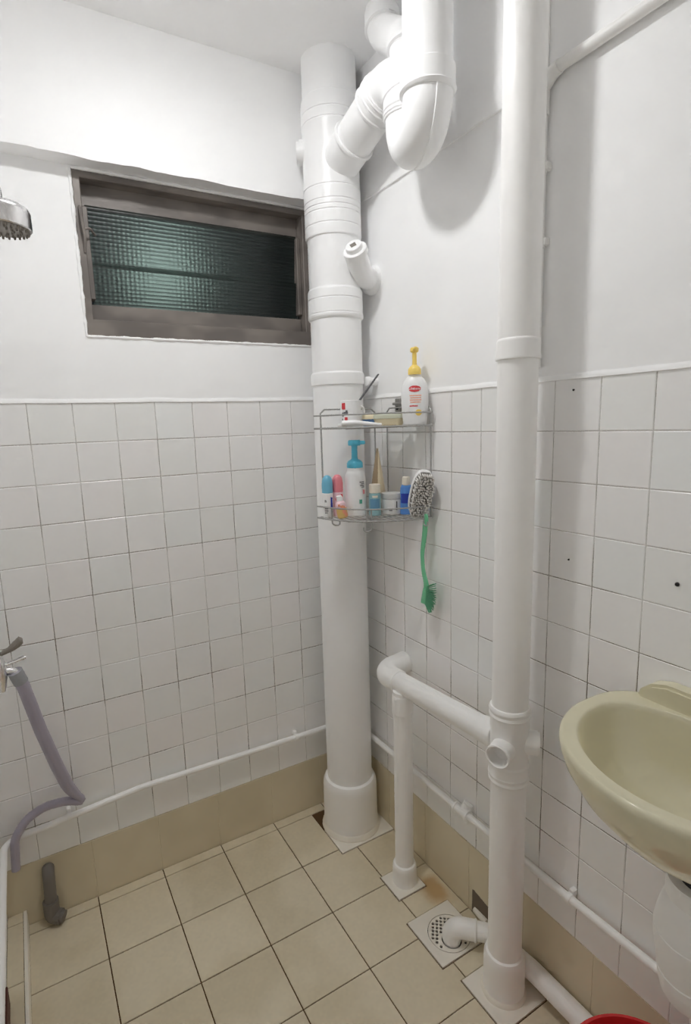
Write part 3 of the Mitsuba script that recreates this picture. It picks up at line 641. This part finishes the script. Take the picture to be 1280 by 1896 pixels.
x, y = -.2085, -.2965; t = rollon(x, y, M_PINK, M_PINKB, 'pale pink roll-on bottle with a rose dome cap beside the blue-capped one')
a = face(x, y)
for k, (da, z, s_) in enumerate(((.1, .058, .010), (.7, .045, .012), (.35, .036, .009), (-.3, .052, .007), (.8, .062, .008))):
    obj('print', at(patch(.0162, a + da - s_ / .033, a + da + s_ / .033, z - s_ / 2, z + s_ / 2), x, y, ZL), M_PINK if k % 2 else M_RED, t)
# little perfume bottle in front
x, y = -.2185, -.3410
t = thing('perfume_bottle', 'tiny tilted amber bottle with pink print and white cap on the lower shelf', 'bottle')
tl = trimesh.transformations.rotation_matrix(.16, (math.cos(face(x, y)), math.sin(face(x, y)), 0)) @ np.eye(4)
obj('body', at(lathe([(.0, .0), (.0125, .0), (.015, .003), (.0158, .018), (.0152, .030)], 28), x, y, ZL + .001, tilt=tl), M_AMBER, t)
obj('shoulder', at(lathe([(.0152, .0295), (.0148, .040), (.0125, .047), (.0075, .051)], 28), x, y, ZL + .001, tilt=tl), M_PINKB, t)
obj('cap', at(lathe([(.0075, .050), (.0088, .051), (.0088, .064), (.007, .066), (0, .066)], 24), x, y, ZL + .001, tilt=tl), M_WHITE, t)
a = face(x, y)
for da, z, s_ in ((.5, .020, .011), (.2, .034, .009), (.75, .010, .010), (-.3, .040, .006), (.55, .033, .007)):
    obj('print', at(patch(.0158, a + da - s_ / .03, a + da + s_ / .03, z - s_ / 2, z + s_ / 2), x, y, ZL + .001, tilt=tl), M_ORANGE, t)
# foam pump bottle
def pump(x, y, z, r, cap, t, scale=1., a=None, h0=.0):
    a = face(x, y) if a is None else a
    obj('pump_collar', at(lathe([(r, 0), (r, .004), (r * .99, .013), (r * .80, .020), (r * .45, .0245), (.0095 * scale, .027)], 32), x, y, z), cap, t)
    obj('pump_stem', at(lathe([(.0095 * scale, .022), (.0085 * scale, .034 + h0), (.0085 * scale, .060 + h0), (.010 * scale, .066 + h0)], 24), x, y, z), cap, t)
x, y = -.1605, -.3195; a = face(x, y)
t = thing('foam_bottle', 'plain white foam bottle with a blue pump, middle of the lower shelf', 'bottle')
R0 = .0318
obj('body', at(lathe([(.0, 0), (.029, 0), (R0, .003), (R0, .012), (R0 * .97, .06), (R0 * .965, .105), (.0295, .120), (.0245, .130), (.0225, .134), (.0225, .143)], 44), x, y, ZL), M_WHITE, t)
pump(x, y, ZL + .142, .0235, M_BLUEP, t)
hd = at(cat(lathe([(.0, .206), (.0165, .206), (.0185, .209), (.0185, .218), (.016, .222), (0, .222)], 28), bevel_box(.004, .032, -.0075, .0075, .2095, .2195, .002)), x, y, ZL, a + 1.35)
obj('pump_head', hd, M_BLUEP, t)
obj('print', at(cat(*[patch(R0 * .97, a + .95 - w_, a + .95, z, z + .0022, off=.0012) for w_, z in ((.55, .100), (.40, .095), (.50, .090), (.35, .085))]), x, y, ZL), M_INK, t)
obj('print', at(patch(R0, a + .35, a + .62, .038, .050, off=.0008), x, y, ZL), M_GREENMARK, t)
obj('print', at(cat(patch(R0 * .97, a + .75, a + .98, .066, .078, off=.0014), ), x, y, ZL), M_PINK, t)
# teal bottle
x, y = -.1165, -.3560; a = face(x, y)
t = thing('lotion_bottle', 'small teal bottle with a cream cap right of the foam bottle', 'bottle')
obj('body', at(oval(lathe([(.0, 0), (.0185, 0), (.0195, .002), (.0195, .060), (.0175, .066), (.014, .068)], 36), 1, .92), x, y, ZL, a), M_TEAL, t)
obj('cap', at(oval(lathe([(.0155, .066), (.0185, .067), (.0185, .090), (.0175, .092), (0, .092)], 36), 1, .92), x, y, ZL, a), M_CAPCREAM, t)
obj('print', at(patch(.0195, -.85, .85, .022, .050, sy=.92, off=.0007), x, y, ZL, a), M_TEALD, t)
obj('print', at(patch(.0195, -.4, .5, .054, .060, sy=.92, off=.0007), x, y, ZL, a), M_CAPCREAM, t)
# tan squeeze tube standing on its cap
x, y = -.0700, -.3060; a = face(x, y) + .15
t = thing('squeeze_tube', 'tan squeeze tube with a brown side standing on its cap behind the teal bottle', 'tube')
rs = []
for k in range(13):
    q = k / 12; wx, wy = .0255 * (1 - q) + .0235 * q, .0255 * (1 - q) ** .9 + .0014
    rs.append([(wx * (1 - .25 * q) * math.cos(b_), wy * math.sin(b_), .028 + .165 * q) for b_ in np.linspace(0, 2 * np.pi, 28, endpoint=False)])
obj('tube', at(loft(rs), x, y, ZL, a), M_TAN, t)
obj('cap', at(lathe([(.0, 0), (.017, 0), (.018, .002), (.0185, .028), (0, .029)], 28), x, y, ZL), M_TAND, t)
rs2 = [[(p[0] * 1.02, p[1] * 1.03, p[2]) for p in r if True] for r in rs]
seg = [k for k in range(28) if math.cos(2 * np.pi * k / 28 - 5.2) > .55]
seg = sorted(seg, key=lambda k: (k - 15) % 28)
vv = [r[k] for r in rs2 for k in seg]; ff = []
for i in range(12):
    for j in range(len(seg) - 1):
        p = i * len(seg) + j; ff += [(p, p + 1, p + 1 + len(seg)), (p, p + 1 + len(seg), p + len(seg))]
obj('side_print', at(trimesh.Trimesh(np.array(vv), np.array(ff), process=False), x, y, ZL, a), M_TAND, t)
# cream jar
x, y = -.0610, -.3640; a = face(x, y)
t = thing('cream_jar', 'low white jar with a frosted lid on the lower shelf', 'jar')
obj('body', at(lathe([(.0, 0), (.028, 0), (.0305, .004), (.0315, .020), (.0315, .044), (.029, .047)], 44), x, y, ZL), M_WHITE, t)
obj('lid', at(lathe([(.029, .046), (.0325, .047), (.0325, .060), (.031, .0625), (0, .0625)], 44), x, y, ZL), mat('m_lid', (206, 206, 204), .35, .5), t)
obj('print', at(cat(patch(.0318, a + .42, a + .52, .014, .040), patch(.0318, a - .25, a + .05, .012, .0145)), x, y, ZL), M_INK, t)
# blue bottle
x, y = -.0360, -.4020; a = face(x, y)
t = thing('lotion_bottle', 'bright blue bottle with a white cap next to the grey scrubbing brush', 'bottle')
obj('body', at(oval(lathe([(.0, 0), (.0165, 0), (.0178, .003), (.0170, .025), (.0160, .045), (.0172, .062), (.0165, .078), (.013, .086), (.0095, .089)], 36), .78, 1.02), x, y, ZL, a), M_BLUE, t)
obj('cap', at(lathe([(.0105, .086), (.0118, .088), (.0112, .108), (.0095, .111), (0, .111)], 28), x, y, ZL), M_CAPCREAM, t)
obj('print', at(patch(.0176, -.9, .9, .034, .062, sx=.78, sy=1.0, off=.0009), x, y, ZL, a), M_BLUED, t)
# grey scrubbing brush leaning at the right end
ct = np.array([-.040, -.474, ZL + .068]); ax = np.array([-.002, -.050, .135]); ax /= np.linalg.norm(ax); nm = np.array([-.42, -.91, 0]); nm -= ax * (nm @ ax); nm /= np.linalg.norm(nm); sdv = np.cross(ax, nm)
def brush_tf(m):
    M4 = np.eye(4); M4[:3, 0], M4[:3, 1], M4[:3, 2], M4[:3, 3] = sdv, ax, nm, ct; m = m.copy(); m.apply_transform(M4); return m
t = thing('scrubbing_brush', 'grey-bristled scrubbing brush with a white back leaning at the right end of the shelf', 'brush')
cap_ = lambda w_, h_: Polygon([(w_ * math.copysign(abs(math.cos(q)) ** .62, math.cos(q)), h_ * math.copysign(abs(math.sin(q)) ** .8, math.sin(q))) for q in np.linspace(0, 2 * np.pi, 48, endpoint=False)])
obj('back', brush_tf(cat(prism(cap_(.030, .070), -.010, .006), prism(cap_(.027, .066), -.014, -.009))), M_WHITE, t, 30)
obj('bristle_bed', brush_tf(prism(cap_(.0275, .067), .004, .0085)), mat('m_bed', (126, 124, 120), .8, .1), t, 30)
br = []; rg = random.Random(3)
for i in range(-5, 6):
    for j in range(-11, 12):
        px_, py_ = i * .0062 + (j % 2) * .0028, j * .0070
        if (px_ / .0285) ** 4 + (py_ / .0675) ** 4 < .95:
            q = np.array([rg.gauss(0, .0012), rg.gauss(0, .0012)]); br.append(tube([(px_, py_, .006), (px_ + q[0], py_ + q[1], .025 + rg.uniform(-.002, .003))], [.0020, .0029], 6))
obj('bristles', brush_tf(cat(*br)), M_BRISTLE, t, False); labels[t + '__bristles'] = {'kind': 'stuff', 'label': 'short grey bristles'}
# green dish brush hanging on the hook
t = thing('dish_brush', 'green long-handled dish brush hanging head down from the shelf hook', 'brush')
hp = resample(fillet([(-.036, -.493, 1.178), (-.034, -.484, 1.120), (-.034, -.472, 1.060), (-.034, -.476, 1.010), (-.034, -.490, .975), (-.032, -.488, .955)], .12), .004)
n_ = len(hp); wv = np.interp(np.linspace(0, 1, n_), [0, .05, .3, .6, .75, 1], [.0052, .0105, .0095, .0066, .0078, .0115]); rs = []
for p, w_ in zip(hp, wv):
    rs.append([(p[0] + .0042 * math.sin(b_), p[1] + w_ * math.cos(b_), p[2]) for b_ in np.linspace(0, 2 * np.pi, 16, endpoint=False)])
obj('handle', loft(rs), M_GREEN, t)
hd = [(-.033, -.489, .958), (-.033, -.485, .935), (-.033, -.479, .912)]
rs = [[(p[0] + .006 * math.sin(b_), p[1] + w_ * math.cos(b_), p[2]) for b_ in np.linspace(0, 2 * np.pi, 18, endpoint=False)] for p, w_ in zip(resample(hd, .012), (.0115, .0135, .0145, .0145, .014, .0125))]
obj('head', loft(rs), M_GREEN, t)
br = []; rg = random.Random(5)
for i in range(14):
    for j in range(7):
        q = i / 13; p = np.array([-.033 + (j - 3) * .0022, -.497 + .007 * q, .966 - .052 * q]); ang = -.25 + 1.0 * (q - .5) * -1.0
        d_ = np.array([rg.gauss(0, .05), -math.cos(ang * .9), -math.sin(ang) * -1.0 * .0 + (.55 - 1.5 * q)]); d_ /= np.linalg.norm(d_)
        br.append(tube([p, p + d_ * .029], [.0009, .0011], 5))
obj('bristles', cat(*br), M_GREEND, t, False); labels[t + '__bristles'] = {'kind': 'stuff', 'label': 'fan of darker green bristles'}

# upper shelf: cup, brush, razor, soap dishes, hand wash
x, y = -.1720, -.3230; a = face(x, y)
t = thing('drinking_cup', 'white mug with a red and grey print at the left of the upper shelf', 'cup')
obj('body', at(lathe([(.0, 0), (.026, 0), (.0285, .003), (.0298, .070), (.0302, .074), (.029, .0752), (.0278, .073), (.026, .006), (.0, .006)], 44, closed=False), x, y, ZU), M_WHITE, t)
for da, w_, z, h_, mm_ in ((-.95, .42, .050, .018, M_RED), (-.62, .30, .012, .016, M_RED), (-.72, .46, .036, .007, M_INK), (-.92, .16, .030, .012, M_INK), (-.50, .20, .043, .004, M_INK), (-1.0, .15, .014, .010, M_INK)):
    obj('print', at(patch(.0292 + .0009 * (z / .07), a + da, a + da + w_, z, z + h_, off=.0006), x, y, ZU), mm_, t)
obj('handle', at(tube(resample(fillet([(.028, 0, .060), (.048, 0, .056), (.048, 0, .022), (.027, 0, .018)], .014), .004), .0036, 12), x, y, ZU, a + 2.2), M_WHITE, t)
tb = tube([(-.190, -.309, ZU + .009), (-.1515, -.3375, ZU + .073), (-.1055, -.3715, ZU + .146)], [.0026, .0030, .0024], 10)
t = thing('toothbrush', 'thin grey toothbrush standing aslant in the white mug', 'toothbrush')
obj('handle', tb, M_INK, t)
t = thing('razor', 'white disposable razor lying on the front edge of the upper shelf', 'razor')
obj('handle', tube(resample(fillet([(-.217, -.350, ZU + .010), (-.190, -.372, ZU + .012), (-.150, -.392, ZU + .007), (-.122, -.405, ZU + .004)], .05), .005), np.linspace(.0095, .0042, len(resample(fillet([(-.217, -.350, ZU + .010), (-.190, -.372, ZU + .012), (-.150, -.392, ZU + .007), (-.122, -.405, ZU + .004)], .05), .005))), 16), M_WHITE, t)
obj('head', at(bevel_box(-.020, .020, -.006, .006, 0, .009, .002), -.222, -.346, ZU + .002, .95), M_WHITE, t, 30)
def dish(t, x, y, w_, d_, h_, rz, mb, mt):
    P_ = Polygon([(w_ * math.copysign(abs(math.cos(q)) ** .55, math.cos(q)), d_ * math.copysign(abs(math.sin(q)) ** .55, math.sin(q))) for q in np.linspace(0, 2 * np.pi, 40, endpoint=False)])
    def lay(s, z): return [(px_ * s, py_ * s, z) for px_, py_ in list(P_.exterior.coords)[:-1]]
    obj('tray', at(loft([lay(.80, 0), lay(.88, .003), lay(.98, h_ * .6), lay(1., h_ * .62)]), x, y, ZU, rz), mb, t)
    obj('lid', at(loft([lay(1.02, h_ * .6), lay(1.03, h_ * .66), lay(1.0, h_ * .9), lay(.92, h_), lay(.4, h_ * 1.03)]), x, y, ZU, rz), mt, t)
x, y = -.1010, -.3180; t = thing('soap_box', 'blue soap box with a cream lid between the mug and the pale dish', 'soap box'); dish(t, x, y, .0330, .024, .034, .9, M_SOAPBLUE, M_SOAPCREAM)
x, y = -.0800, -.3830; t = thing('soap_box', 'pale sage and cream soap dish left of the yellow pump bottle', 'soap box'); dish(t, x, y, .0440, .0300, .034, -.75, M_SOAPCREAM, M_SOAPGREEN)
x, y = -.0440, -.4560; a = face(x, y)
t = thing('hand_wash_bottle', 'white hand wash bottle with a yellow pump and red oval logo', 'bottle')
bp = [(.0, 0), (.030, 0), (.0325, .003), (.0350, .030), (.0375, .060), (.0372, .085), (.0345, .108), (.028, .122), (.0205, .130), (.0172, .133), (.0165, .139)]
obj('body', at(oval(lathe(bp, 48), .62, 1.0), x, y, ZU, a), M_WHITE, t)
pump(x, y, ZU + .137, .0178, M_YELLOW, t, .72)
obj('pump_head', at(cat(lathe([(.0, .196), (.0085, .196), (.0115, .199), (.0115, .206), (.010, .209), (0, .209)], 24), bevel_box(.003, .034, -.005, .005, .2, .2075, .002)), x, y, ZU, a + .1), M_YELLOW, t)
def on_front(m, u, z, off=.0008):      # flat print standing on the front of the bottle
    m = m.copy(); v = m.vertices.copy(); rr = np.interp(v[:, 1] + z, [q[1] for q in bp[1:]], [q[0] for q in bp[1:]]); uu = np.clip((v[:, 0] + u) / rr, -.98, .98)
    m.vertices = np.stack([.62 * rr * np.sqrt(1 - uu ** 2) + off + v[:, 2] * .3, v[:, 0] + u, v[:, 1] + z], 1); return at(m, x, y, ZU, a)
ell = Polygon([(.0168 * math.cos(q), .0085 * math.sin(q)) for q in np.linspace(0, 2 * np.pi, 32, endpoint=False)])
def sheet(poly, t_=.0004):
    m = prism(poly, 0, t_); m = m.subdivide_to_size(.004) if hasattr(m, 'subdivide_to_size') else m; return m
obj('logo', on_front(sheet(ell), .0, .098), M_RED, t, False)
tm = text_mesh('Lifebuoy', .0056, .0004, True); tm.vertices[:, 0] -= tm.bounds[:, 0].mean(); obj('lettering', on_front(tm, .0, .0955, .0014), M_WHITE, t, False)
obj('print', on_front(cat(*[sheet(sbox(-w_, -.0011, w_, .0011)).apply_translation((0, dz, 0)) for w_, dz in ((.016, .014), (.015, .008), (.016, .002), (.014, -.004))]), .002, .066), M_ORANGE, t, False)
obj('print', on_front(sheet(sbox(-.012, -.0014, .010, .0014)), -.002, .052), M_RED, t, False)
obj('print', on_front(sheet(Point(0, 0).buffer(.0085, 12)), .010, .034), M_YELLOW, t, False)
